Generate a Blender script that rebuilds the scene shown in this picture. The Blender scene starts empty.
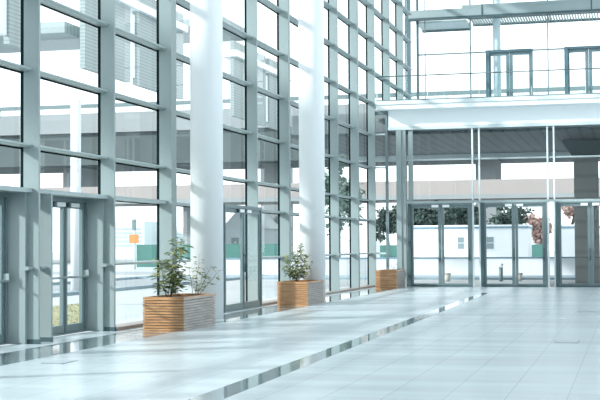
import bpy, math, random
from mathutils import Vector, Matrix
random.seed(7)
C = bpy.context.scene.collection
PI = math.pi

# ------------------------------------------------------------------ materials
def mat(name, col, rough=.5, metal=0, coat=0, noise=0, scale=3.0, bump=0, bump_scale=40.0, spec=.5):
    m = bpy.data.materials.new(name); m.use_nodes = True
    nt = m.node_tree; b = nt.nodes['Principled BSDF']
    b.inputs['Base Color'].default_value = (*col, 1)
    b.inputs['Roughness'].default_value = rough
    b.inputs['Metallic'].default_value = metal
    b.inputs['Coat Weight'].default_value = coat
    b.inputs['Coat Roughness'].default_value = .08
    b.inputs['Specular IOR Level'].default_value = spec
    tc = nt.nodes.new('ShaderNodeTexCoord')
    if noise:
        n = nt.nodes.new('ShaderNodeTexNoise'); n.inputs['Scale'].default_value = scale; n.inputs['Detail'].default_value = 4
        nt.links.new(tc.outputs['Object'], n.inputs['Vector'])
        r = nt.nodes.new('ShaderNodeMix'); r.data_type = 'RGBA'
        r.inputs['A'].default_value = (*[c*(1-noise) for c in col], 1)
        r.inputs['B'].default_value = (*[min(1, c*(1+noise)) for c in col], 1)
        nt.links.new(n.outputs['Fac'], r.inputs['Factor'])
        nt.links.new(r.outputs['Result'], b.inputs['Base Color'])
    if bump:
        n2 = nt.nodes.new('ShaderNodeTexNoise'); n2.inputs['Scale'].default_value = bump_scale
        nt.links.new(tc.outputs['Object'], n2.inputs['Vector'])
        bp = nt.nodes.new('ShaderNodeBump'); bp.inputs['Strength'].default_value = bump
        bp.inputs['Distance'].default_value = .01
        nt.links.new(n2.outputs['Fac'], bp.inputs['Height']); nt.links.new(bp.outputs['Normal'], b.inputs['Normal'])
    return m

def glass_mat(name, tint, k):
    m = bpy.data.materials.new(name); m.use_nodes = True
    nt = m.node_tree; nt.nodes.clear()
    out = nt.nodes.new('ShaderNodeOutputMaterial'); mx = nt.nodes.new('ShaderNodeMixShader')
    tr = nt.nodes.new('ShaderNodeBsdfTransparent'); tr.inputs['Color'].default_value = (*tint, 1)
    gl = nt.nodes.new('ShaderNodeBsdfGlossy'); gl.inputs['Roughness'].default_value = .01
    gl.inputs['Color'].default_value = (.92, .98, 1, 1)
    fr = nt.nodes.new('ShaderNodeFresnel'); fr.inputs['IOR'].default_value = 1.45
    mu = nt.nodes.new('ShaderNodeMath'); mu.operation = 'MULTIPLY'; mu.inputs[1].default_value = k
    geo = nt.nodes.new('ShaderNodeNewGeometry'); inv = nt.nodes.new('ShaderNodeMath'); inv.operation = 'SUBTRACT'; inv.inputs[0].default_value = 1
    m2 = nt.nodes.new('ShaderNodeMath'); m2.operation = 'MULTIPLY'          # reflect on the outer face only (thin pane)
    nt.links.new(geo.outputs['Backfacing'], inv.inputs[1])
    nt.links.new(fr.outputs[0], mu.inputs[0]); nt.links.new(mu.outputs[0], m2.inputs[0]); nt.links.new(inv.outputs[0], m2.inputs[1])
    nt.links.new(m2.outputs[0], mx.inputs[0])
    nt.links.new(tr.outputs[0], mx.inputs[1]); nt.links.new(gl.outputs[0], mx.inputs[2])
    nt.links.new(mx.outputs[0], out.inputs[0])
    return m

def stripe_mat(name, c1, c2, axis, period, rough=.5, bump=.6, spec=.5):
    """horizontal/vertical ribs: colour + bump from a wave along one axis"""
    m = mat(name, c1, rough, spec=spec); nt = m.node_tree; b = nt.nodes['Principled BSDF']
    g = nt.nodes.new('ShaderNodeNewGeometry'); s = nt.nodes.new('ShaderNodeSeparateXYZ')
    nt.links.new(g.outputs['Position'], s.inputs[0])
    d = nt.nodes.new('ShaderNodeMath'); d.operation = 'DIVIDE'; d.inputs[1].default_value = period
    nt.links.new(s.outputs[axis], d.inputs[0])
    f = nt.nodes.new('ShaderNodeMath'); f.operation = 'FRACT'; nt.links.new(d.outputs[0], f.inputs[0])
    p = nt.nodes.new('ShaderNodeMath'); p.operation = 'PINGPONG'; p.inputs[1].default_value = .5
    nt.links.new(f.outputs[0], p.inputs[0])
    r = nt.nodes.new('ShaderNodeValToRGB'); r.color_ramp.elements[0].position = .08; r.color_ramp.elements[1].position = .16
    r.color_ramp.elements[0].color = (*c2, 1); r.color_ramp.elements[1].color = (*c1, 1)
    nt.links.new(p.outputs[0], r.inputs[0]); nt.links.new(r.outputs[0], b.inputs['Base Color'])
    bp = nt.nodes.new('ShaderNodeBump'); bp.inputs['Strength'].default_value = bump; bp.inputs['Distance'].default_value = .03
    nt.links.new(p.outputs[0], bp.inputs['Height']); nt.links.new(bp.outputs['Normal'], b.inputs['Normal'])
    return m

def leaf_mat(name, col, noise, scale):
    m = mat(name, col, .5, noise=noise, scale=scale); nt = m.node_tree; b = nt.nodes['Principled BSDF']
    tl = nt.nodes.new('ShaderNodeBsdfTranslucent'); tl.inputs['Color'].default_value = (*[min(1, c*1.5) for c in col], 1)
    mx = nt.nodes.new('ShaderNodeMixShader'); mx.inputs[0].default_value = .4
    nt.links.new(b.outputs[0], mx.inputs[1]); nt.links.new(tl.outputs[0], mx.inputs[2])
    nt.links.new(mx.outputs[0], nt.nodes['Material Output'].inputs['Surface'])
    return m

def wood_mat(name, c1, c2):
    m = mat(name, c1, .45, spec=.5, coat=.35); nt = m.node_tree; b = nt.nodes['Principled BSDF']
    b.inputs['Coat Roughness'].default_value = .25
    g = nt.nodes.new('ShaderNodeNewGeometry')
    mp = nt.nodes.new('ShaderNodeMapping'); mp.inputs['Scale'].default_value = (2.2, 2.2, 34)
    nt.links.new(g.outputs['Position'], mp.inputs['Vector'])
    n = nt.nodes.new('ShaderNodeTexNoise'); n.inputs['Scale'].default_value = 1.3; n.inputs['Detail'].default_value = 6
    nt.links.new(mp.outputs[0], n.inputs['Vector'])
    r = nt.nodes.new('ShaderNodeValToRGB'); r.color_ramp.elements[0].position = .33; r.color_ramp.elements[1].position = .66
    r.color_ramp.elements[0].color = (*c2, 1); r.color_ramp.elements[1].color = (*c1, 1)
    nt.links.new(n.outputs['Fac'], r.inputs[0]); nt.links.new(r.outputs[0], b.inputs['Base Color'])
    return m

def tile_mat(name):
    m = mat(name, (.6, .7, .75), .3, spec=.5); nt = m.node_tree; b = nt.nodes['Principled BSDF']
    g = nt.nodes.new('ShaderNodeNewGeometry')
    mp = nt.nodes.new('ShaderNodeMapping'); mp.inputs['Rotation'].default_value = (0, 0, PI/2); mp.inputs['Location'].default_value = (0, .22, 0)
    nt.links.new(g.outputs['Position'], mp.inputs['Vector'])
    br = nt.nodes.new('ShaderNodeTexBrick'); br.offset = .5
    br.inputs['Scale'].default_value = 1; br.inputs['Mortar Size'].default_value = .006
    br.inputs['Mortar Smooth'].default_value = .1
    br.inputs['Brick Width'].default_value = 1.8; br.inputs['Row Height'].default_value = .6
    br.inputs['Color1'].default_value = (.47, .545, .58, 1); br.inputs['Color2'].default_value = (.495, .568, .603, 1)
    br.inputs['Mortar'].default_value = (.37, .43, .46, 1)
    nt.links.new(mp.outputs[0], br.inputs['Vector'])
    m3 = nt.nodes.new('ShaderNodeMapping'); m3.inputs['Scale'].default_value = (.16, 1.1, 1); nt.links.new(g.outputs['Position'], m3.inputs['Vector'])
    n3 = nt.nodes.new('ShaderNodeTexNoise'); n3.inputs['Scale'].default_value = 1.1; n3.inputs['Detail'].default_value = 2; nt.links.new(m3.outputs[0], n3.inputs['Vector'])
    r3 = nt.nodes.new('ShaderNodeMapRange'); r3.inputs['From Min'].default_value = .3; r3.inputs['From Max'].default_value = .7
    r3.inputs['To Min'].default_value = .88; r3.inputs['To Max'].default_value = 1.08; nt.links.new(n3.outputs['Fac'], r3.inputs['Value'])  # stretched noise puts streaky reflections and shade into the tile colour
    vm = nt.nodes.new('ShaderNodeVectorMath'); vm.operation = 'SCALE'; nt.links.new(br.outputs['Color'], vm.inputs[0]); nt.links.new(r3.outputs[0], vm.inputs['Scale'])
    nt.links.new(vm.outputs['Vector'], b.inputs['Base Color'])
    n = nt.nodes.new('ShaderNodeTexNoise'); n.inputs['Scale'].default_value = .7; n.inputs['Detail'].default_value = 3
    nt.links.new(g.outputs['Position'], n.inputs['Vector'])
    mr = nt.nodes.new('ShaderNodeMapRange'); mr.inputs['To Min'].default_value = .23; mr.inputs['To Max'].default_value = .29
    nt.links.new(n.outputs['Fac'], mr.inputs['Value']); nt.links.new(mr.outputs[0], b.inputs['Roughness'])
    return m

M = dict(
    fin=mat('painted_steel', (.245, .305, .31), .42, noise=.03, scale=.8),
    bar=mat('painted_bar', (.31, .38, .385), .35, noise=.02),
    gasket=mat('black_gasket', (.006, .018, .021), .8, noise=.2, spec=.08),
    column=mat('white_column_paint', (.77, .805, .825), .38, noise=.015, scale=1.5),
    white=mat('white_panel', (.80, .85, .87), .45, noise=.015),
    greytrim=mat('grey_trim', (.52, .60, .62), .45, noise=.03),
    palegrey=mat('pale_grey_edge', (.60, .67, .69), .45, noise=.02),
    frame=mat('door_frame_metal', (.135, .19, .20), .35, noise=.05),
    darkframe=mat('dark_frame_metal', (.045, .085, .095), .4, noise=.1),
    leafblue=mat('mid_blue_grey_metal', (.11, .17, .19), .4, noise=.05),
    blueframe=mat('blue_grey_metal', (.07, .125, .15), .4, noise=.05),
    chrome=mat('brushed_steel', (.62, .66, .67), .25, metal=1, noise=.03),
    closer=mat('pale_aluminium', (.72, .76, .77), .35, noise=.03),
    glass=glass_mat('clear_glass', (.965, .985, .985), .65),
    guard=glass_mat('guard_glass', (.95, .985, .985), .4),
    tile=tile_mat('pale_floor_tile'),
    strip=mat('polished_dark_stone', (.22, .29, .31), .045, noise=.25, scale=6, spec=.9, coat=.6),
    beam=mat('grey_steel_beam', (.24, .305, .315), .45, noise=.04),
    palecol=mat('pale_blue_paint', (.62, .71, .75), .5, noise=.03),
    lid=mat('lid_inlay', (.36, .42, .45), .35, noise=.03),
    wallpale=mat('pale_rendered_wall', (.60, .63, .66), .8, noise=.05),
    plinth=mat('brown_sill', (.25, .23, .215), .4, noise=.15, scale=5),
    wood=wood_mat('oiled_wood_slats', (.56, .315, .15), (.28, .135, .055)),
    glarewood=wood_mat('glare_grey_wood_slats', (.40, .355, .33), (.24, .21, .19)),  # same wood greyed and paled to imitate glare on one side
    soil=mat('dark_soil', (.06, .045, .03), .95, noise=.5, scale=30, bump=1),
    leaf=leaf_mat('green_leaf', (.13, .18, .07), .5, 6),
    leafy=leaf_mat('yellow_green_leaf', (.38, .39, .17), .4, 6),
    stem=mat('brown_stem', (.10, .075, .05), .8, noise=.3, scale=20),
    pave=mat('pale_paving', (.40, .435, .455), .8, noise=.06, scale=.6),
    road=mat('road_surface', (.27, .30, .32), .85, noise=.08, scale=.5),
    kerb=mat('kerb_concrete', (.27, .35, .40), .8, noise=.08, scale=1),
    grass=mat('dry_grass', (.33, .33, .20), .95, noise=.35, scale=3, bump=1, bump_scale=60),
    clad=stripe_mat('ribbed_cladding', (.30, .36, .365), (.20, .25, .255), 2, .16, .4, .25),
    soffitrib=stripe_mat('ribbed_soffit', (.30, .36, .37), (.18, .235, .24), 1, .35, .5, .5),
    lit=mat('white_blind', (.85, .88, .9), .5, noise=.02),
    concrete=mat('pale_concrete', (.25, .28, .29), .85, noise=.12, scale=.35, bump=.2, bump_scale=4),
    girder=mat('dark_girder', (.075, .10, .105), .8, noise=.25, scale=.3),
    pinkcon=mat('warm_concrete', (.31, .285, .275), .9, noise=.12, scale=.25),
    pillar=stripe_mat('board_marked_concrete', (.30, .295, .285), (.25, .245, .24), 2, .6, .9, .2),
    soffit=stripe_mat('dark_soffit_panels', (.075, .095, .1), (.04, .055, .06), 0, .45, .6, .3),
    cabin=mat('white_cabin', (.80, .83, .85), .6, noise=.03),
    bluetrim=mat('blue_roof_trim', (.16, .27, .34), .5, noise=.1),
    paneblue=mat('pale_window_glass', (.22, .29, .31), .2, noise=.05),
    fence=mat('green_hoarding', (.055, .17, .15), .7, noise=.15, scale=2),
    orange=mat('orange_sign', (.62, .22, .06), .6, noise=.05),
    tree=mat('dark_tree_leaf', (.045, .085, .07), .6, noise=.5, scale=1.5),
    treelight=mat('pale_tree_leaf', (.14, .22, .18), .6, noise=.4, scale=1.5),
    autumn=mat('pink_autumn_leaf', (.50, .34, .30), .7, noise=.3, scale=1.5),
    bark=mat('tree_bark', (.12, .10, .085), .9, noise=.3, scale=6),
    pot=mat('pale_clay_pot', (.55, .53, .48), .8, noise=.1),
    farband=mat('pale_tower_glass', (.40, .50, .54), .4, noise=.05),
    far=mat('pale_tower', (.55, .64, .67), .7, noise=.05, scale=.1),
)

# ------------------------------------------------------------------ mesh builder (world coordinates)
class MB:
    def __init__(s): s.v = []; s.f = []; s.smooth = []
    def face_add(s, vs, fs, sm=False):
        o = len(s.v); s.v += [tuple(p) for p in vs]
        for f in fs: s.f.append([i+o for i in f]); s.smooth.append(sm)
        return s
    def box(s, x0, x1, y0, y1, z0, z1):
        vs = [(x, y, z) for z in (z0, z1) for y in (y0, y1) for x in (x0, x1)]
        return s.face_add(vs, [(0,2,3,1), (4,5,7,6), (0,1,5,4), (2,6,7,3), (0,4,6,2), (1,3,7,5)])
    def prism(s, poly, axis, a0, a1, sm=False):
        """extrude a 2D polygon along axis (0:x -> (y,z), 1:y -> (x,z), 2:z -> (x,y))"""
        def P(p, a):
            return {0: (a, p[0], p[1]), 1: (p[0], a, p[1]), 2: (p[0], p[1], a)}[axis]
        n = len(poly)
        o = len(s.v); s.v += [P(p, a0) for p in poly] + [P(p, a1) for p in poly]
        for i in range(n):
            j = (i+1) % n; s.f.append([o+i, o+j, o+n+j, o+n+i]); s.smooth.append(sm)
        s.f.append([o+i for i in range(n)][::-1]); s.f.append([o+n+i for i in range(n)]); s.smooth += [False, False]
        return s
    def cyl(s, x, y, z0, z1, r0, r1=None, n=24):
        r1 = r0 if r1 is None else r1
        o = len(s.v)
        for z, r in ((z0, r0), (z1, r1)):
            s.v += [(x+r*math.cos(2*PI*i/n), y+r*math.sin(2*PI*i/n), z) for i in range(n)]
        for i in range(n):
            j = (i+1) % n; s.f.append([o+i, o+j, o+n+j, o+n+i]); s.smooth.append(True)
        s.f.append([o+i for i in range(n)][::-1]); s.f.append([o+n+i for i in range(n)]); s.smooth += [False, False]
        return s
    def tube(s, pts, r, n=8, taper=1.0):
        pts = [Vector(p) for p in pts]; o = len(s.v); m = len(pts)
        for k, p in enumerate(pts):
            t = (pts[min(k+1, m-1)] - pts[max(k-1, 0)]).normalized()
            a = t.cross(Vector((0, 0, 1)));  a = a if a.length > .05 else t.cross(Vector((1, 0, 0)))
            a.normalize(); b = t.cross(a)
            rr = r*(1-(1-taper)*k/max(1, m-1))
            for i in range(n):
                q = p + rr*(math.cos(2*PI*i/n)*a + math.sin(2*PI*i/n)*b); s.v.append(tuple(q))
        for k in range(m-1):
            for i in range(n):
                j = (i+1) % n
                s.f.append([o+k*n+i, o+k*n+j, o+(k+1)*n+j, o+(k+1)*n+i]); s.smooth.append(True)
        s.f.append([o+i for i in range(n)][::-1]); s.f.append([o+(m-1)*n+i for i in range(n)]); s.smooth += [False, False]
        return s
    def leaf(s, p, d, up, L, w):
        p = Vector(p); d = Vector(d).normalized(); sd = d.cross(Vector(up))
        if sd.length < .05: sd = d.cross(Vector((1, 0, 0)))
        sd.normalize(); nn = sd.cross(d)
        vs = [p, p+d*L*.45+sd*w*.5+nn*w*.12, p+d*L-nn*w*.1, p+d*L*.45-sd*w*.5+nn*w*.12]
        return s.face_add(vs, [(0, 1, 2), (0, 2, 3)], True)
    def build(s, name, m, parent=None):
        me = bpy.data.meshes.new(name)
        off = Vector((0, 0, 0)); q = parent
        while q is not None: off += q.location; q = q.parent
        me.from_pydata([tuple(Vector(p)-off) for p in s.v], [], s.f)
        me.polygons.foreach_set('use_smooth', s.smooth); me.update()
        me.materials.append(m)
        o = bpy.data.objects.new(name, me); C.objects.link(o)
        if parent is not None: o.parent = parent
        return o

def tag(o, label=None, cat=None, group=None, kind=None):
    if label: o['label'] = label
    if cat: o['category'] = cat
    if group: o['group'] = group
    if kind: o['kind'] = kind
    return o
def empty(name, loc, label, cat, group=None, kind=None):
    o = bpy.data.objects.new(name, None); C.objects.link(o); o.location = loc; o.empty_display_size = .1
    return tag(o, label, cat, group, kind)

# ------------------------------------------------------------------ layout constants (metres)
S = 3.039; Y0 = 18.428
FY = lambda n: Y0 + S*n                       # mullion centre lines of the left curtain wall
ROWS = [1.218, 2.44, 3.158, 4.379, 5.611, 6.818, 8.024, 9.21, 10.436, 11.65, 12.87, 14.05]
YB = 45.9; YU = 56.0; XR = 21.0; TOP = 14.6; YF = -5.5
FD = .31

# ------------------------------------------------------------------ floor
tag(MB().box(-.06, XR, YF, YB+.1, -.25, 0).build('floor', M['tile']), 'pale bluish tiled hall floor with thin joints', 'floor', kind='structure')
tag(MB().prism([(5.28, YF), (5.67, YF), (5.04, 40.3), (4.80, 40.3)], 2, -.002, .002).build('trim_1', M['strip']), 'narrow mirror-like dark stone strip running up the middle of the floor', 'floor strip', kind='structure')
tag(MB().box(.58, 1.48, YF, YB-.2, -.002, .002).build('trim_2', M['strip']), 'wide polished stone strip along the foot of the glazed left wall', 'floor strip', kind='structure')

# ------------------------------------------------------------------ left curtain wall
wl = empty('wall_left', (0, 30, 0), 'tall glazed curtain wall with deep grey-green fins on the left', 'wall', kind='structure')
for n in range(-7, 12):
    y = FY(n); t = .03
    ya, yb = (y-t, y+t) if n not in (2, 5, 8) else ((y-.1, y+.2) if n == 2 else (y-.02, y+.17))
    z0 = 0.0 if n < 10 else 6.6
    b = MB()
    if n in (-1, 0, 1):
        b.box(.045, FD, ya, yb, 2.47, TOP); b.box(.09, FD, ya, yb, 0, 2.47)
    else:
        b.box(.045, FD, ya, yb, z0, TOP)
    f = b.build('mullion', M['fin'], wl)
    g = MB().box(-.014, .046, ya+.005, yb-.005, (2.47 if n in (-1, 0, 1) else z0), TOP)
    g.build('gasket', M['gasket'], f)

def bar_profile(th=.07, d=.2, z=0):
    """flat bar with a rounded nose toward the hall"""
    r = th/2; cx = d-r*1.6; pts = [(-.06, z-r)]
    for i in range(9):
        a = -PI/2 + PI*i/8
        pts.append((cx+r*1.6*math.cos(a), z+r*math.sin(a)))
    pts.append((-.06, z+r)); return pts
for k, z in enumerate(ROWS):
    if k == 0: continue
    yend = FY(12)-.05 if z > 6.5 else YB-.1
    b = MB()
    if k == 1:
        b.prism([(-.06, z-.035), (.2, z-.035), (.2, z+.035), (-.06, z+.035)], 1, FY(-7), FY(2))
        b.prism(bar_profile(.06, .2, z), 1, FY(2), yend)
    else:
        b.prism(bar_profile(.05 if k < 4 else .06, .2, z), 1, FY(-7), yend)
    tr = b.build('transom', M['bar'], wl)
    b = MB(); b.box(-.05, -.02, FY(-7) if k > 1 else FY(1), yend, z-.05, z-.027); b.build('gasket', M['gasket'], tr)
# mid rail in the glazed bays only, and its short stubs on the fins beside the doors
for y0, y1 in ((FY(1)+.03, FY(2)), (FY(2), 27.75), (30.8, FY(5)), (FY(5), FY(7)), (FY(7), YB-.1)):
    MB().prism(bar_profile(.055, .2, ROWS[0]), 1, y0, y1).build('mid_rail', M['bar'], wl)
for y in (FY(0), FY(0)+.45, FY(-1), FY(-1)+.45, FY(1)):
    MB().prism([(.1+(x if x > 0 else 0), zz) for x, zz in bar_profile(.06, .14, 1.2)], 1, y-.22, y-.031).build('rail_stub', M['fin'], wl)
# plinth under the glazed bays
for y0, y1 in ((FY(1)+.03, 27.74), (30.82, YB-.06)):
    MB().box(-.06, FD+.02, y0, y1, 0, .06).build('plinth', M['plinth'], wl)
# door pockets: jamb fins, reveals, head
for n in (-1, 0):
    ya, yb = FY(n), FY(n+1)
    MB().box(-.28, FD, ya+.42, ya+.48, 0, 2.405).build('jamb_fin', M['fin'], wl)
    MB().box(-.28, .115, yb-.10, yb-.031, 0, 2.405).build('reveal_panel', M['fin'], wl)
    MB().box(-.34, -.062, ya+.03, yb-.03, 2.407, 2.47).build('door_head', M['fin'], wl)
    for yy in (ya, ya+.45): MB().box(.1, FD+.012, yy-.032, yy+.032, 0, .075).build('fin_shoe', M['darkframe'], wl)
MB().box(.1, FD+.012, FY(1)-.032, FY(1)+.032, 0, .075).build('fin_shoe', M['darkframe'], wl)

# glass of each bay
wn = [0]
ORD = ['first', 'second', 'third', 'fourth', 'fifth', 'sixth', 'seventh', 'eighth', 'ninth', 'tenth', 'eleventh', 'twelfth', 'thirteenth', 'fourteenth', 'fifteenth', 'sixteenth']
def window(b, label, m='glass'):
    wn[0] += 1
    return tag(b.build('window_%d' % wn[0], M[m]), label, 'window', kind='structure')
for n in range(-3, 12):
    b = MB(); y0, y1 = FY(n)+.03, (FY(n+1)-.03)
    if n == 11: y1 = FY(12)-.08
    if n in (-1, 0): zs = ROWS[1:] + [TOP]
    elif n in (3,): zs = [2.5] + ROWS[2:] + [TOP]
    elif n == 9: zs = None
    elif n >= 10: zs = [6.818] + ROWS[6:] + [TOP]
    else: zs = [.08] + ROWS + [TOP]
    if zs is None:
        for a, c in zip([.08]+ROWS[:5], ROWS[:5]+[6.4]): b.box(-.05, -.038, y0, YB-.1, a+.04, c-.04)
        for a, c in zip(ROWS[5:], ROWS[6:]+[TOP]): b.box(-.05, -.038, y0, y1, a+.04, c-.04)
    else:
        for a, c in zip(zs, zs[1:]): b.box(-.05, -.038, y0, y1, a+.04, c-.04)
    where = {-3: 'bay before the frame', -2: 'bay nearest the viewer', -1: 'bay above the near glass door', 0: 'bay above the double door with a push bar',
             1: 'bay just after the recessed door, orange sign behind it', 2: 'bay hidden partly by the nearest column', 3: 'bay above the flush double door',
             4: 'narrow-looking bay right of the flush door', 5: 'bay behind the middle planter', 6: 'bay behind the second column',
             7: 'bay right of the second column', 8: 'bay next but one to the balcony', 9: 'bay meeting the balcony end',
             10: 'bay above balcony level', 11: 'last bay in the upper corner'}[n]
    window(b, 'full-height glazing of left wall, ' + where)

# ------------------------------------------------------------------ doors of the left wall
def frame_rect(b, axis, a0, a1, c0, c1, z0, z1, w, wb=None, wt=None):
    """ring of bars; axis 'x' = frame lies along x with c the y range, 'y' = along y with c the x range"""
    wb = wb or w; wt = wt or w
    for p, q, r, s in ((a0, a0+w, z0, z1), (a1-w, a1, z0, z1), (a0+w, a1-w, z0, z0+wb), (a0+w, a1-w, z1-wt, z1)):
        if axis == 'x': b.box(p, q, c0, c1, r, s)
        else: b.box(c0, c1, p, q, r, s)
    return b
def door_left(num, y0, ym, y1, x, ztop, label, push=True):
    d = empty('door_%d' % num, (x, (y0+y1)/2, 0), label, 'door', kind='structure')
    frame_rect(MB(), 'y', y0, y1, x-.06, x+.06, 0, ztop, .06, .03, .08).build('door_frame', M['frame'], d)
    for a, c, hinge in ((y0+.065, ym-.01, 0), (ym+.01, y1-.065, 1)):
        lf = frame_rect(MB(), 'y', a, c, x-.03, x+.03, .035, ztop-.085, .085, .13, .1).build('door_leaf', M['frame'], d)
        MB().box(x-.006, x+.006, a+.08, c-.08, .16, ztop-.18).build('glass_pane', M['glass'], lf)
        MB().box(x-.032, x+.034, (ym-.03 if hinge == 0 else ym-.005), (ym+.0 if hinge == 0 else ym+.025), .035, ztop-.09).build('meeting_seal', M['darkframe'], lf)
        if push:
            pb = MB(); pb.tube([(x+.12, a+.12, 1.0), (x+.12, c-.05, 1.0)], .018)
            pb.box(x+.03, x+.14, c-.05, c-.03, .985, (1.12 if hinge else 1.02)); pb.box(x+.03, x+.13, a+.1, a+.12, .98, 1.02)
            pb.build('push_bar', M['fin'], lf)
        else:
            pb = MB(); yy = c-.05 if hinge == 0 else a+.05
            pb.tube([(x+.08, yy, .9), (x+.08, yy, 1.35)], .014); pb.box(x+.02, x+.09, yy-.012, yy+.012, .93, .96); pb.box(x+.02, x+.09, yy-.012, yy+.012, 1.29, 1.32)
            pb.build('pull_handle', M['darkframe'], lf)
        cl = MB(); cy = (a+.1 if hinge else c-.45)
        cl.box(x+.03, x+.1, cy, cy+.34, ztop-.165, ztop-.095); cl.build('door_closer', M['closer'], lf)
        MB().box(x+.035, x+.09, cy-.09, cy-.005, ztop-.17, ztop-.09).build('closer_arm', M['darkframe'], lf)
    return d
door_left(1, 15.9, 17.15, FY(0)-.1, -.25, 2.405, 'recessed glass double door at the very left edge of the photo')
door_left(2, FY(0)+.48, 20.5, FY(1)-.1, -.25, 2.405, 'recessed glass double door with push bars, second from the left edge')
door_left(3, 27.78, 29.3, 30.78, .30, 2.50, 'flush grey-framed glass double door beyond the nearest white column', push=False)

# ------------------------------------------------------------------ round columns
def column(x, y, r, label):
    t = empty('column', (x, y, 0), label, 'column', 'round white hall columns')
    MB().cyl(x, y, 0, TOP, r, n=64).build('shaft', M['column'], t)
    MB().cyl(x, y, 0, .05, r+.012, n=64).build('base_ring', M['greytrim'], t)
column(1.04, 24.5, .335, 'tall round white column nearest the viewer, behind the first wooden planter')
column(1.04, 33.3, .35, 'tall round white column further off, behind the second wooden planter')

# ------------------------------------------------------------------ planters
def planter(x0, x1, y0, y1, h, label):
    t = empty('planter', ((x0+x1)/2, (y0+y1)/2, 0), label, 'planter', 'slatted wooden planters')
    ns = 12; p = h/ns
    def slats(fn):
        b = MB()
        for i in range(ns): fn(b, i*p+.004, (i+1)*p-.008)
        return b
    d = .022
    slats(lambda b, a, c: b.box(x0, x1, y0, y0+d, a, c)).build('front_panel', M['wood'], t)
    slats(lambda b, a, c: b.box(x0, x1, y1-d, y1, a, c)).build('rear_panel', M['wood'], t)
    slats(lambda b, a, c: b.box(x1-d, x1+.001, y0+d+.001, y1-d-.001, a, c)).build('side_panel', M['glarewood'], t)['label'] = 'slatted side with grey glare put into its colour'  # right side only: grazing glare painted into the wood colour
    slats(lambda b, a, c: b.box(x0-.001, x0+d, y0+d+.001, y1-d-.001, a, c)).build('side_panel', M['wood'], t)
    MB().box(x0+d+.002, x1-d-.002, y0+d+.002, y1-d-.002, .01, h-.06).build('liner', M['darkframe'], t)
    MB().box(x0+d+.004, x1-d-.004, y0+d+.004, y1-d-.004, h-.06, h-.035).build('soil', M['soil'], t)
    b = MB(); frame_top = [(x0+.002, x1-.002, y0+.002, y0+.045), (x0+.002, x1-.002, y1-.045, y1-.002), (x0+.002, x0+.045, y0+.045, y1-.045), (x1-.045, x1-.002, y0+.045, y1-.045)]
    for a in frame_top: b.box(*a, h-.009, h+.012)
    b.build('rim', M['wood'], t)
planter(.78, 1.57, 21.65, 23.45, .60, 'wooden slatted planter nearest the viewer, tall leafy shrub in it')
planter(.66, 1.47, 31.10, 32.85, .60, 'wooden slatted planter in the middle, one compact bush in it')
planter(.73, 1.49, 43.5, 45.2, .63, 'wooden slatted planter farthest off, by the back wall, nearly bare')

# ------------------------------------------------------------------ plants
def shrub(name, label, cat, base, stems, nleaf, L, seed, leafm=('leaf', 'leafy'), stemr=.008, spread=.09):
    R = random.Random(seed)
    t = empty(name, base, label, cat)
    sb = MB(); fb = {k: MB() for k in leafm}
    for top, lean, start in stems:
        pts = []
        for k in range(7):
            u = k/6
            pts.append((base[0]+start[0]+lean[0]*u+R.uniform(-.012, .012), base[1]+start[1]+lean[1]*u+R.uniform(-.012, .012), base[2]+top*u))
        sb.tube(pts, stemr, 6, .45)
        for i in range(int(nleaf*top)):
            u = R.uniform(.12, 1)**.8; k = min(5, int(u*6)); w = u*6-k
            p = Vector(pts[k]).lerp(Vector(pts[k+1]), w)
            a = R.uniform(0, 2*PI); o = Vector((math.cos(a), math.sin(a), R.uniform(-.35, .5)))
            q = p + o*R.uniform(.02, spread)*(1.25-.6*u); q.z = max(q.z, base[2]+.13)
            if R.random() < .35: sb.tube([p, q], stemr*.35, 4)
            fb[leafm[0] if R.random() < .68 else leafm[1]].leaf(q, o+Vector((0, 0, -.2)), (R.uniform(-.4, .4), R.uniform(-.4, .4), 1), L*R.uniform(.7, 1.3), L*R.uniform(.45, .75))
    sb.build('stem', M['stem'], t)
    for k in leafm: fb[k].build('foliage', M[k], t)
shrub('leafy_shrub', 'tall leafy green shrub standing in the nearest planter', 'plant', (1.02, 22.3, .572),
      [(1.12, (.08, .3, 0), (0, 0, 0)), (.98, (.2, .2, 0), (.03, .05, 0)), (.7, (-.14, .1, 0), (-.04, .0, 0)), (.55, (.16, .1, 0), (.03, 0, 0)), (.4, (-.18, -.1, 0), (0, 0, 0)), (.35, (.3, -.1, 0), (0, .1, 0))],
      80, .14, 3, spread=.12)
shrub('twiggy_shrub', 'sparse thin-stemmed shrub at the rear of the nearest planter', 'plant', (1.33, 22.95, .572),
      [(.78, (.05, .1, 0), (0, 0, 0)), (.6, (.25, .1, 0), (.04, 0, 0)), (.66, (-.08, 0, 0), (-.05, 0, 0)), (.5, (.4, .2, 0), (.02, .05, 0)), (.42, (.16, -.1, 0), (.03, 0, 0))],
      34, .10, 5, stemr=.006, spread=.09)
shrub('compact_bush', 'compact leafy bush in the middle planter', 'plant', (1.02, 31.7, .572),
      [(1.0, (.02, .1, 0), (0, 0, 0)), (.72, (.18, 0, 0), (.02, 0, 0)), (.7, (-.14, 0, 0), (-.02, 0, 0)), (.5, (.26, .1, 0), (.02, 0, 0)), (.45, (-.26, .05, 0), (-.02, 0, 0)), (.4, (.1, -.15, 0), (0, 0, 0))],
      120, .12, 9, spread=.14)
shrub('bare_twigs', 'few thin bare twigs rising from the farthest planter', 'plant', (1.25, 44.2, .602),
      [(.42, (.04, 0, 0), (0, 0, 0)), (.3, (.1, 0, 0), (.02, 0, 0)), (.25, (-.1, 0, 0), (0, 0, 0))], 14, .06, 12, stemr=.006, spread=.06)

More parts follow.
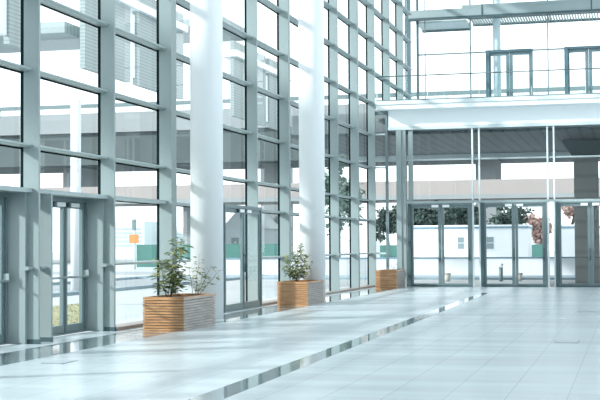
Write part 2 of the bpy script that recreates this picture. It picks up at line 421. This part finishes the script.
# ------------------------------------------------------------------ floor boxes
def floor_box(x0, x1, y0, y1, label):
    t = empty('floor_box', ((x0+x1)/2, (y0+y1)/2, 0), label, 'floor box', 'hinged floor socket boxes')
    frame_rect(MB(), 'y', y0, y1, x0, x1, .0005, .004, .001)
    b = MB(); w = .014
    for a in ((x0, x1, y0, y0+w*2.2), (x0, x1, y1-w*2.2, y1), (x0, x0+w, y0, y1), (x1-w, x1, y0, y1)): b.box(*a, 0.0, .004)
    b.build('frame', M['frame'], t)
    MB().box(x0+w, x1-w, y0+w*2.2, y1-w*2.2, 0.0, .006).build('lid', M['lid'], t)
floor_box(8.23, 8.60, 20.15, 20.75, 'metal socket lid in the floor, nearest of three at the right')
floor_box(8.22, 8.64, 29.3, 29.9, 'metal socket lid in the floor, middle one of three at the right')
floor_box(8.15, 8.58, 39.4, 40.0, 'metal socket lid in the floor at right, farthest, close to the back doors')
floor_box(1.86, 2.16, 15.35, 15.85, 'metal socket lid in the floor beside the wide polished strip')

# ------------------------------------------------------------------ lower back wall
wb = empty('wall_back', (6, YB, 0), 'lower glazed end wall with lintel and transom lights under the balcony', 'wall', kind='structure')
MB().box(.68, .77, YB-.09, YB+.06, 0, 6.46).build('post', M['frame'], wb)
MB().box(-.02, .68, YB-.07, YB+.06, 6.33, 6.46).build('head_bar', M['frame'], wb)
for z in (ROWS[0], 3.11, 4.379, 5.611): MB().box(-.02, .68, YB-.05, YB+.05, z-.03, z+.03).build('rail', M['greytrim'] if z != 3.11 else M['frame'], wb)
cp = MB().box(1.09, 1.28, YB-.14, YB+.2, 0, 5.75).build('corner_post', M['fin'], wb)
MB().box(1.28, 1.44, YB-.10, YB+.2, 0, 5.75).build('corner_post', M['fin'], wb)
MB().box(1.52, 1.69, YB-.04, YB+.06, 3.11, 5.75).build('mullion', M['fin'], wb)
MB().box(1.45, XR, YB-.10, YB+.06, 3.03, 3.115).build('lintel', M['bar'], wb)
MB().box(.77, XR, YB-.05, YB+.05, 4.60, 4.655).build('transom', M['bar'], wb)
pairs = [(3.845, 4.09), (6.52, 6.745), (9.18, 9.41), (11.84, 12.07)]
for a, c in pairs:
    for x in (a, c): MB().box(x, x+.055, YB-.08, YB+.05, 0, 5.75).build('mullion', M['palegrey'], wb)
MB().box(.79, XR, YB-.12, YB+.1, 5.745, 5.86).build('soffit_trim', M['greytrim'], wb)
MB().box(.79, XR, YB-.06, YB+.3, 5.86, 6.46).build('beam_face', M['white'], wb)
MB().box(.77, 1.5, YB-.05, YB+.05, 0, .06).build('sill', M['darkframe'], wb)
MB().box(13.0, XR, YB-.04, YB+.06, 0, 5.745).build('solid_panel', M['white'], wb)
# panes
def wpane(x0, x1, zlist, label, y=YB):
    b = MB()
    for z0, z1 in zlist: b.box(x0, x1, y-.006, y+.006, z0, z1)
    return window(b, label)
wpane(.0, .675, [(.06, 1.188), (1.248, 3.08), (3.14, 4.349), (4.409, 5.58), (5.64, 6.33)], 'narrow corner light of the end wall beside the curtain wall')
wpane(.775, 1.085, [(.06, 4.6), (4.66, 5.74)], 'slim light of the end wall above the farthest planter')
xs = [1.69] + [v for a, c in pairs for v in (a, c)] + [13.0]
lab = ['wide transom light over the back door nearest the planter', 'slim transom light between the first two back doors', 'wide transom light over the middle back door',
       'slim transom light right of the middle back door', 'wide transom light over the back door by the concrete pillar', 'slim transom light past the concrete pillar', 'wide transom light beyond the frame', 'slim transom light beyond the frame', 'last transom light before the solid panel']
for i in range(len(xs)-1):
    x0 = xs[i]+(.055 if i else 0); x1 = xs[i+1]
    wpane(x0+.004, x1-.004, [(3.12, 4.6), (4.66, 5.74)], lab[i])
for i, (a, c) in enumerate(pairs[:3]):
    wpane(a+.059, c-.004, [(.06, 3.02)], ['slim side light between the first two back doors', 'slim side light between the second and third back doors', 'slim side light right of the third back door'][i])
def door_back(num, x0, label):
    W_ = 2.35; x1 = x0+W_; xm = x0+1.22; zt = 3.03
    d = empty('door_%d' % num, ((x0+x1)/2, YB, 0), label, 'door', kind='structure')
    MB().box(x0, x0+.11, YB-.14, YB+.1, 0, zt).build('jamb', M['darkframe'], d)  # this jamb is coloured darker to imitate the shaded frame reveal
    MB().box(x1-.05, x1, YB-.1, YB+.08, 0, zt).build('jamb', M['frame'], d)
    MB().box(x0+.11, x1-.05, YB-.1, YB+.08, zt-.05, zt).build('head', M['frame'], d)
    MB().box(x0+.11, x1-.05, YB-.16, YB+.1, 0, .06).build('threshold', M['darkframe'], d)
    for k, (a, c) in enumerate(((x0+.115, xm-.008), (xm+.008, x1-.055))):
        wl_, wr_ = (.075, .11) if k == 0 else (.09, .115)
        b = MB()
        b.box(a, a+wl_, YB-.05, YB+.03, .035, zt-.055); b.box(c-wr_, c, YB-.05, YB+.03, .035, zt-.055)
        b.box(a+wl_, c-wr_, YB-.05, YB+.03, .035, .115); b.box(a+wl_, c-wr_, YB-.05, YB+.03, zt-.17, zt-.055)
        lf = b.build('door_leaf', M['frame'], d)
        MB().box(a+wl_-.005, c-wr_+.005, YB-.014, YB-.006, .11, zt-.165).build('glass_pane', M['glass'], lf)
        hx = c-.03 if k == 0 else c-.06
        h = MB(); h.tube([(hx, YB-.12, .95), (hx, YB-.12, 1.38)], .016); h.box(hx-.012, hx+.012, YB-.12, YB-.04, .98, 1.01); h.box(hx-.012, hx+.012, YB-.12, YB-.04, 1.32, 1.35)
        h.build('pull_handle', M['darkframe'], lf)
        cx = xm-.34 if k == 0 else xm+.06
        MB().box(cx, cx+.24, YB-.14, YB-.05, zt-.15, zt-.06).build('door_closer', M['closer'], lf)
        # push bar on the outer side
        MB().tube([(a+.02, YB+.08, 1.05), (c-.02, YB+.08, 1.05)], .012).build('rail', M['frame'], lf)
    return d
door_back(4, 1.50, 'tall glass double door in the end wall nearest the far planter')
door_back(5, 4.155, 'tall glass double door in the middle of the end wall')
door_back(6, 6.81, 'tall glass double door in front of the concrete pillar')
door_back(7, 9.475, 'tall glass double door right of the pillar door')

# ------------------------------------------------------------------ balcony
bal = empty('balcony', (7, 50.5, 6.46), 'white balcony slab with glass guard and thin grey handrail above the back doors', 'balcony')
MB().box(.45, XR, 45.25, YU+1.2, 6.46, 6.62).build('slab', M['white'], bal)
MB().box(.44, XR, 45.2, YU+1.2, 6.625, 6.76).build('edge_strip', M['palegrey'], bal)
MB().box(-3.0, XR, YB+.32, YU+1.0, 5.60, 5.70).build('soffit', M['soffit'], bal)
MB().box(-3.0, XR, YU+1.0, YU+1.3, 5.36, 6.4).build('edge_beam', M['greytrim'], bal)
MB().box(-3.0, XR, YB+.32, YU+1.0, 5.71, 6.44).build('slab_core', M['concrete'], bal)
gd = MB().tube([(.46, 45.28, 7.66), (XR, 45.28, 7.66)], .022).build('handrail', M['darkframe'], bal)
MB().box(.45, XR, 45.21, 45.3, 6.762, 6.80).build('base_channel', M['frame'], bal)
for i in range(11):
    x0 = .5+i*1.86; MB().box(x0, x0+1.83, 45.275, 45.287, 6.77, 7.6).build('guard_pane', M['guard'], bal)
for i in range(12):
    x = .485+i*1.86; MB().box(x-.008, x+.008, 45.29, 45.31, 6.76, 7.1).build('guard_clamp', M['closer'], bal)

# ------------------------------------------------------------------ upper end wall
wu = empty('wall_upper', (6, YU, 6.76), 'upper glazed end wall set back behind the balcony', 'wall', kind='structure')
MB().box(-.30, -.07, YU-.15, YU+.1, 6.4, TOP).build('corner_post', M['blueframe'], wu)
MB().box(.21, .30, YU-.12, YU+.05, 6.76, TOP).build('mullion', M['darkframe'], wu)
for x, w in ((.585, .03), (2.61, .06), (5.99, .05), (9.37, .05), (12.75, .05), (16.1, .05), (19.5, .05)): MB().box(x-w/2, x+w/2, YU-.05, YU+.05, 6.76, TOP).build('mullion', M['frame'], wu)
for a, c in ((.3, 3.29), (5.34, 6.69), (8.74, XR)): MB().box(a, c, YU-.04, YU+.04, 9.99, 10.05).build('transom', M['frame'], wu)
bm = MB(); bm.box(-.1, XR, YU-.35, YU-.06, 11.62, 11.97); bm.box(2.3, XR, YU-.36, YU-.06, 11.97, 12.10)
bm = bm.build('beam', M['beam'], wu)
MB().box(-.1, XR, YU-.38, YU-.05, 11.53, 11.62).build('beam_flange', M['darkframe'], bm)
for x in (3.15, 7.85, 12.4): MB().box(x, x+.06, YU-.37, YU-.351, 11.63, 12.09).build('joint_plate', M['darkframe'], bm)
def uwin(x0, x1, zl, label):
    b = MB()
    for z0, z1 in zl: b.box(x0, x1, YU-.006, YU+.006, z0, z1)
    window(b, label)
uwin(-.06, .205, [(6.78, TOP)], 'slim upper light at the corner above the balcony')
uwin(.305, 2.575, [(6.78, 9.985), (10.055, TOP)], 'upper glazing left of the balcony doors')
uwin(2.645, 3.285, [(6.78, 9.985), (10.08, TOP)], 'narrow upper light beside the first balcony door')
uwin(3.29, 5.34, [(10.08, TOP)], 'upper light over the first balcony door')
uwin(5.345, 5.96, [(6.78, 9.985), (10.08, TOP)], 'upper light just right of the first balcony door')
uwin(6.02, 6.685, [(6.78, 9.985), (10.08, TOP)], 'upper light just left of the second balcony door')
uwin(6.69, 8.74, [(10.08, TOP)], 'upper light over the second balcony door')
uwin(8.745, XR, [(6.78, 9.985), (10.055, TOP)], 'upper glazing right of the second balcony door')
def door_up(num, x0, label):
    x1 = x0+2.05; xm = x0+1.03; zt = 10.08; z0 = 6.76
    d = empty('door_%d' % num, ((x0+x1)/2, YU, z0), label, 'door', kind='structure')
    MB().box(x0, x0+.16, YU-.16, YU+.06, z0, zt).build('jamb', M['blueframe'], d)
    MB().box(x1-.06, x1, YU-.08, YU+.06, z0, zt).build('jamb', M['frame'], d)
    MB().box(x0+.16, x1-.06, YU-.14, YU+.06, zt-.1, zt).build('head', M['blueframe'], d)
    for k, (a, c) in enumerate(((x0+.162, xm-.005), (xm+.005, x1-.062))):
        b = MB(); l, r = (.06, .145) if k == 0 else (.145, .11)
        b.box(a, a+l, YU-.04, YU+.03, z0+.02, zt-.102); b.box(c-r, c, YU-.04, YU+.03, z0+.02, zt-.102)
        b.box(a+l, c-r, YU-.04, YU+.03, z0+.02, z0+.14); b.box(a+l, c-r, YU-.04, YU+.03, zt-.25, zt-.102)
        lf = b.build('door_leaf', M['leafblue'], d)
        MB().box(a+l-.004, c-r+.004, YU-.008, YU, z0+.13, zt-.245).build('glass_pane', M['glass'], lf)
        hx = c-.05 if k == 0 else a+.05
        MB().tube([(hx, YU-.1, z0+.95), (hx, YU-.1, z0+1.5)], .015).build('pull_handle', M['darkframe'], lf)
door_up(8, 3.29, 'grey framed double door on the balcony, left of the two')
door_up(9, 6.69, 'grey framed double door on the balcony, at the right edge of the photo')

# sunshade outside the upper glazing
sh = empty('louvred_sunshade', (6, 57.3, 11.6), 'louvred grey sunshade of many slats outside the upper end wall', 'sunshade')
for y in (56.4, 58.3): MB().box(2.45, 10.0, y-.04, y+.04, 11.58, 11.70).build('rail', M['frame'], sh)
for i in range(62):
    x = 2.55+i*.12
    MB().prism([(x, 11.6), (x+.016, 11.6), (x+.056, 11.68), (x+.04, 11.68)], 1, 56.44, 58.26).build('slat', M['bar'], sh)
MB().box(.1, 2.4, 56.4, 58.3, 11.5, 11.6).build('canopy_panel', M['greytrim'], sh)
MB().box(.1, 2.4, 58.2, 58.3, 11.4, 11.5).build('canopy_edge', M['frame'], sh)
for x in (.15, 2.5, 6.0, 9.95): MB().box(x-.03, x+.03, 56.0, 58.3, 11.70, 11.76).build('bracket', M['frame'], sh)

tag(MB().box(-.1, XR+.3, YF-.3, YF, 0, TOP).build('added_front_wall', M['white']), 'plain white end wall behind the viewer, added to shut out light', 'wall', kind='structure')  # unseen wall added to keep light from the front off the fins
mst = empty('round_column', (3.70, 56.75, 6.76), 'pale blue round column standing outside the upper glazing by the first balcony door', 'column')
MB().cyl(3.70, 56.75, 6.765, TOP+1, .175, n=32).build('shaft', M['palecol'], mst)
MB().cyl(3.70, 56.75, 6.765, 6.9, .22, n=32).build('base_collar', M['greytrim'], mst)
# right wall and unseen ceiling of the hall
tag(MB().box(XR, XR+.3, YF, YU+.2, 0, TOP).build('wall_right', M['white']), 'plain white side wall to the right, outside the frame', 'wall', kind='structure')
ce = MB(); ce.box(-.1, 7.5, YF, YU+.2, TOP, TOP+.3); ce.box(19.5, XR+.3, YF, YU+.2, TOP, TOP+.3)  # unseen ceiling, opened up to let more sky light into the hall
for k in range(11): ce.box(7.5, 19.5, YF+k*6.1, YF+k*6.1+.5, TOP, TOP+.3)
tag(ce.build('ceiling', M['white']), 'unseen white ceiling high above the hall, long open skylights added for light', 'ceiling', kind='structure')

# ================================================================== outside
tag(MB().box(-160, 120, -60, 260, -.6, -.03).build('ground', M['pave']), 'pale paved ground outside the hall', 'ground', kind='structure')
tag(MB().box(-120, 80, 64.6, 72, -.029, -.02).build('road', M['road']), 'pale road crossing behind the low white wall', 'road', kind='structure')
tag(MB().box(-13.2, -8.2, -20, 60, -.029, -.022).build('driveway', M['road']), 'grey driveway running along outside the left curtain wall', 'road', kind='structure')
for i, x in enumerate((-8.2, -13.45)): tag(MB().box(x, x+.25, -20, 60, -.029, .08).build('kerb_strip', M['kerb']), ['raised kerb on the hall side of the driveway', 'raised kerb on the far side of the driveway'][i], 'kerb', kind='structure')
gp = MB(); R = random.Random(4)
gp.prism([(-1.0, 18.5), (-1.0, 24.4), (-5.2, 33.2), (-5.2, 18.5)], 2, -.029, -.012)
for i in range(5000):
    x = R.uniform(-5.1, -1.0); y = R.uniform(18.5, 24.4+(-1-x)*2.09)
    a = R.uniform(0, PI)
    gp.face_add([(x, y, -.012), (x+.02*math.cos(a), y+.02*math.sin(a), -.012), (x+R.uniform(-.03, .03), y+R.uniform(-.03, .03), R.uniform(.0, .03))], [(0, 1, 2)])
tag(gp.build('grass', M['grass']), 'yellowish dry grass bed outside the recessed double door', 'grass', kind='stuff')

# ribbed building with overhanging upper blocks, parallel to the hall
cb = empty('clad_building', (-17, 70, 0), 'grey ribbed building on white pilotis seen through the left curtain wall', 'building')
for (a, c, wy) in ((43.0, 47.0, 44.3), (51.8, 64.6, 57.5), (73.6, 86.5, 81.0)):
    zt = 14.1
    k = MB(); k.box(-14.25, -14, a, wy-.42, 9.46, zt); k.box(-14.25, -14, wy+.42, c, 9.46, zt)
    k = k.build('clad_block', M['clad'], cb)
    MB().box(-14.2, -14.1, wy-.4, wy+.4, 9.8, zt-1.2).build('slit_window', M['lit'], k)
    MB().box(-14.8, -13.75, a-.1, c+.1, zt-1.0, zt-.62).build('ledge', M['lit'], k)
    for y in {43.0: (46.8,), 51.8: (55.1, 63.2), 73.6: (78.4, 85.5)}[a]: MB().cyl(-14.35, y, 0, 9.46, .22, n=20).build('pilotis', M['greytrim'], cb)
bd = MB().box(-14.25, -14, -25, 42.9, 11.5, 14.1).build('sun_blocker_band', M['clad'], cb)  # unseen band added to block the sun and shade the fins
for y in (-20, -5, 10, 25, 40): MB().cyl(-14.35, y, 0, 11.5, .22, n=20).build('pilotis', M['greytrim'], cb)  # added posts carrying the unseen band
for (a, c, z) in ((51.5, 56.3, 11.05), (74.0, 80.5, 15.2)):
    MB().box(-24, -14.85, a, c, z, z+.5).build('link_canopy', M['soffitrib'], cb)
    for x in (-17.6, -20.4): MB().box(x-.14, x+.14, a+2.2, a+2.5, z-2.2, z+3).build('strut', M['greytrim'], cb)
tag(MB().cyl(-9.6, 41.3, -.03, 6.75, .18, n=24).build('white_post', M['column']), 'thick white round post outside the recessed double door', 'post')  # plain round post, carries no lamp

# elevated road far behind
ev = empty('elevated_road', (-20, 110, 0), 'wide elevated concrete road crossing far behind the hall', 'viaduct')
MB().box(-90, 60, 109.5, 110, 12.15, 14.0).build('parapet', M['concrete'], ev)
MB().box(-90, 60, 109.4, 109.7, 14.5, 14.85).build('guard_rail', M['frame'], ev)
for i in range(38): MB().box(-88+i*3.9, -87.85+i*3.9, 109.45, 109.6, 13.9, 14.55).build('rail_post', M['greytrim'], ev)
MB().box(-90, 60, 110.3, 122, 12.0, 12.6).build('deck', M['concrete'], ev)
MB().box(-90, 60, 109.9, 121, 9.15, 12.0).build('girder', M['girder'], ev)
for i in range(7): MB().box(-84+i*20, -82.2+i*20, 113, 118, 0, 9.15).build('pier', M['concrete'], ev)
lr = empty('lower_ramp', (-20, 100, 0), 'lower warm-grey concrete ramp crossing under the elevated road', 'viaduct')
MB().box(-80, 50, 100, 101, 5.1, 6.6).build('parapet', M['pinkcon'], lr)
MB().box(-80, 50, 99.9, 101.2, 5.1, 5.45).build('edge_band', M['concrete'], lr)
MB().box(-80, 50, 101, 107, 5.1, 5.5).build('deck', M['pinkcon'], lr)
for i in range(6): MB().box(-70+i*21, -69+i*21, 103, 105, 0, 5.1).build('pier', M['concrete'], lr)

# concrete pillar under the overhang
cpil = empty('concrete_pillar', (7.7, 51.5, 0), 'square board-marked concrete pillar outside the right back door', 'pillar')
MB().box(7.24, 8.17, 51, 52, -.03, 4.95).build('shaft', M['pillar'], cpil)
MB().face_add([(7.2, 50.96, 4.95), (8.21, 50.96, 4.95), (8.21, 52.04, 4.95), (7.2, 52.04, 4.95), (6.8, 50.5, 5.58), (8.6, 50.5, 5.58), (8.6, 52.5, 5.58), (6.8, 52.5, 5.58)],
              [(3, 2, 1, 0), (4, 5, 6, 7), (0, 1, 5, 4), (1, 2, 6, 5), (2, 3, 7, 6), (3, 0, 4, 7)]).build('flared_cap', M['girder'], cpil)

# low white wall with rail, kerb
lw = empty('low_wall', (2, 62, 0), 'low white wall with a thin dark rail outside the back doors', 'low wall')
MB().box(-14, 30, 62, 62.3, -.03, .84).build('wall_body', M['wallpale'], lw)
MB().box(-14, 30, 61.96, 62.34, .84, .9).build('coping', M['bluetrim'], lw)
tag(MB().box(-14, 30, 55.8, 60.5, -.03, .06).build('kerb_strip', M['kerb']), 'bluish raised kerb strip before the low white wall', 'kerb', kind='structure')

def cabin(x0, x1, y0, y1, z1, label, wins):
    t = empty('site_cabin', ((x0+x1)/2, (y0+y1)/2, 0), label, 'cabin', 'white site cabins')
    MB().box(x0, x1, y0, y1, -.02, z1).build('body', M['cabin'], t)
    MB().box(x0-.06, x1+.06, y0-.06, y1+.06, z1, z1+.1).build('roof_trim', M['bluetrim'], t)
    MB().box(x0-.03, x1+.03, y0-.03, y1+.03, z1+.1, z1+.2).build('roof', M['cabin'], t)
    for a, c in wins:
        w = frame_rect(MB(), 'x', a, c, y0-.03, y0, 1.2, 1.98, .05).build('window', M['closer'], t)
        MB().box(a+.05, c-.05, y0-.012, y0-.004, 1.25, 1.93).build('pane', M['paneblue'], w)
        MB().box(a, c, y0-.035, y0-.031, 1.58, 1.62).build('glazing_bar', M['closer'], w)
cabin(-3.1, 3.6, 74, 77, 2.45, 'long white site cabin with small windows behind the first two back doors', ((-.48, -.02), (1.2, 1.7)))
cabin(5.3, 11.0, 74, 77, 2.42, 'white site cabin with blue roof edge, left of the concrete pillar', ((9.0, 9.7),))

def hoarding(x0, x1, y, z1, label):
    t = empty('hoarding', ((x0+x1)/2, y, 0), label, 'fence', 'green hoardings')
    n = max(1, int((x1-x0)/1.4))
    for i in range(n):
        a = x0+(x1-x0)*i/n; c = x0+(x1-x0)*(i+1)/n
        MB().box(a+.02, c-.02, y, y+.05, .1, z1).build('panel', M['fence'], t)
        MB().box(a-.03, a+.03, y+.05, y+.11, -.03, z1+.05).build('post', M['greytrim'], t)
hoarding(-23, -12.8, 80, 1.62, 'long green hoarding seen through the left wall behind the nearest planter')
hoarding(-6.4, -4.9, 80.6, 1.5, 'short green hoarding seen past the farthest planter')
hoarding(3.0, 4.3, 80, 1.5, 'green hoarding right of the long white cabin')

sg = empty('road_sign', (-22.7, 79, 0), 'square orange sign on a pole above the green hoarding', 'sign')
MB().tube([(-22.7, 79, -.03), (-22.7, 79, 3.4)], .06).build('pole', M['greytrim'], sg)
MB().box(-23.05, -22.4, 78.88, 78.93, 1.72, 2.3).build('sign_plate', M['orange'], sg)
MB().box(-22.82, -22.58, 78.8, 78.93, 2.6, 3.3).build('signal_head', M['frame'], sg)

for nm, (x, y, z0), lab in (('bollard_bin', (4.08, 53.6, -.03), 'short dark cylinder bin standing outside the middle back door'),):
    t = empty('litter_bin', (x, y, z0), lab, 'bin')
    MB().cyl(x, y, z0, .56, .085, n=20).build('body', M['frame'], t)
    MB().cyl(x, y, .60, .72, .10, n=20).build('hood', M['closer'], t)
    for s in (-.07, .07): MB().box(x+s-.008, x+s+.008, y-.01, y+.01, .56, .61).build('bracket', M['closer'], t)
for (x, y), lab in (((1.85, 53.4), 'pale round pot standing outside the back door nearest the planter'), ((4.83, 53.6), 'pale round pot standing outside the middle back door')):
    t = empty('plant_pot', (x, y, -.03), lab, 'pot', 'pots outside the back doors')
    MB().cyl(x, y, -.03, .27, .11, .15, 20).build('pot_body', M['pot'], t)
    MB().cyl(x, y, .27, .31, .165, .165, 20).build('pot_rim', M['pot'], t)
    MB().cyl(x, y, .31, .315, .14, .14, 20).build('soil', M['soil'], t)

def tree(x, y, h, cw, ch, z_c, label, m, nleaf, seed, group=None, L=.34):
    R = random.Random(seed)
    t = empty('tree', (x, y, -.03), label, 'tree', group)
    MB().tube([(x, y, -.03), (x+R.uniform(-.2, .2), y, z_c*.6), (x+R.uniform(-.3, .3), y, z_c)], .16, 8, .5).build('trunk', M['bark'], t)
    b = MB(); cl = [(R.gauss(0, .36)*cw, R.gauss(0, .3)*cw, R.gauss(0, .33)*ch) for _ in range(int(26))]
    for i in range(nleaf):
        c = cl[i % len(cl)]
        p = Vector((x+c[0]+R.gauss(0, .13)*cw, y+c[1]+R.gauss(0, .13)*cw, max(1.0, z_c+c[2]+R.gauss(0, .13)*ch)))
        d = Vector((R.uniform(-1, 1), R.uniform(-1, 1), R.uniform(-1, .4)))
        b.leaf(p, d, (R.uniform(-1, 1), R.uniform(-1, 1), 1), L*R.uniform(.7, 1.3), L*.6)
    b.build('crown', M[m], t)
G = 'trees behind the cabins'
tree(-3.9, 83, 5, 1.9, .9, 3.3, 'dark leafy tree behind the long cabin at its left end', 'tree', 3600, 1, G)
tree(-1.9, 90, 5, 2.2, 1.0, 3.5, 'dark leafy tree behind the middle of the long cabin', 'tree', 3600, 2, G)
tree(.7, 97, 5, 1.7, 1.1, 3.6, 'smaller dark tree behind the right half of the long cabin', 'tree', 1300, 3, G)
tree(-7.9, 92, 5, 1.35, 1.3, 3.3, 'dark tree in the corner light beside the far planter', 'tree', 3600, 4, G)
tree(-9.0, 80, 8, 1.6, 2.9, 4.6, 'tall greyish-green tree right of the second column', 'treelight', 2600, 5, G)
tree(-19.8, 92.5, 3, .6, .6, 1.1, 'small bright green tree seen through the flush double door', 'treelight', 500, 6, G, L=.2)
tree(3.3, 88, 5, 1.0, 1.2, 2.7, 'pinkish autumn tree right of the long white cabin', 'autumn', 1600, 7, G)
tree(5.4, 90, 5, .7, .7, 3.9, 'pinkish autumn tree left of the concrete pillar', 'autumn', 500, 8, G)

def tower(x, y, w, d, h, label, n):
    t = empty('far_building', (x, y, 0), label, 'building', 'pale far buildings')
    MB().box(x-w/2, x+w/2, y-d/2, y+d/2, -.03, h).build('wall', M['far'], t)
    b = MB()
    for i in range(n):
        z = 1.5+i*(h-2)/n; b.box(x-w/2+.5, x+w/2-.5, y-d/2-.06, y-d/2+.02, z, z+(h-2)/n*.45)
    b.build('window_band', M['farband'], t)
tower(-52, 152, 5, 8, 4.6, 'pale bluish far block left of the orange sign', 5)
tower(-46, 158, 6, 8, 3.9, 'pale far block behind the orange sign', 4)
hs = empty('gabled_house', (-23.5, 110, 0), 'small pale gabled house seen through the flush double door', 'house')
MB().box(-25.2, -22.0, 106, 112, -.03, 3.0).build('wall', M['far'], hs)
MB().prism([(-25.5, 3.0), (-21.7, 3.0), (-23.6, 5.0)], 1, 105.8, 112.2).build('roof', M['greytrim'], hs)
for x in (-24.6, -23.0): MB().box(x, x+.7, 105.95, 106.02, .9, 2.2).build('window', M['paneblue'], hs)
tk = empty('box_trailer', (-6.9, 78, 0), 'pale blue-white box trailer beside the short green hoarding', 'trailer')
MB().box(-7.7, -6.15, 77, 79.5, .5, 1.75).build('box', M['cabin'], tk)
MB().box(-7.6, -6.2, 77.1, 79.4, .36, .5).build('chassis', M['darkframe'], tk)
for x in (-7.45, -6.4):
    MB().prism([(77.6+.3*math.cos(2*PI*i/16), .27+.3*math.sin(2*PI*i/16)) for i in range(16)], 0, x-.1, x+.1, True).build('wheel', M['gasket'], tk)

# ------------------------------------------------------------------ light
w = bpy.data.worlds.new('sky'); bpy.context.scene.world = w; w.use_nodes = True
bg = w.node_tree.nodes['Background']
bg.inputs['Color'].default_value = (.915, .97, 1.0, 1); bg.inputs['Strength'].default_value = 2.0
sun = bpy.data.objects.new('sun', bpy.data.lights.new('sun', 'SUN')); C.objects.link(sun)
sun.data.energy = 5.4; sun.data.angle = math.radians(3); sun.data.color = (1, .99, .97)
sun.rotation_euler = Vector((1, .65, -.57)).to_track_quat('-Z', 'Y').to_euler()

# ------------------------------------------------------------------ camera
cam = bpy.data.objects.new('camera', bpy.data.cameras.new('camera')); C.objects.link(cam)
cam.data.sensor_width = 36; cam.data.lens = 1265.49/600*36; cam.data.clip_end = 1000
yaw, pitch, roll = -.256367, .035383, -.005668
fw = Vector((math.sin(yaw)*math.cos(pitch), math.cos(yaw)*math.cos(pitch), math.sin(pitch)))
r = Vector((math.cos(yaw), -math.sin(yaw), 0)); u = r.cross(fw)
r2 = math.cos(roll)*r + math.sin(roll)*u; u2 = -math.sin(roll)*r + math.cos(roll)*u
cam.matrix_world = Matrix(((r2.x, u2.x, -fw.x, 9.43), (r2.y, u2.y, -fw.y, 0), (r2.z, u2.z, -fw.z, 1.549), (0, 0, 0, 1)))
sc = bpy.context.scene; sc.camera = cam
sc.cycles.max_bounces = 10; sc.cycles.transparent_max_bounces = 48; sc.cycles.diffuse_bounces = 5; sc.cycles.glossy_bounces = 5
sc.view_settings.view_transform = 'Standard'; sc.view_settings.look = 'None'; sc.view_settings.gamma = 1
sc.view_settings.use_curve_mapping = False; sc.view_settings.exposure = 0.08
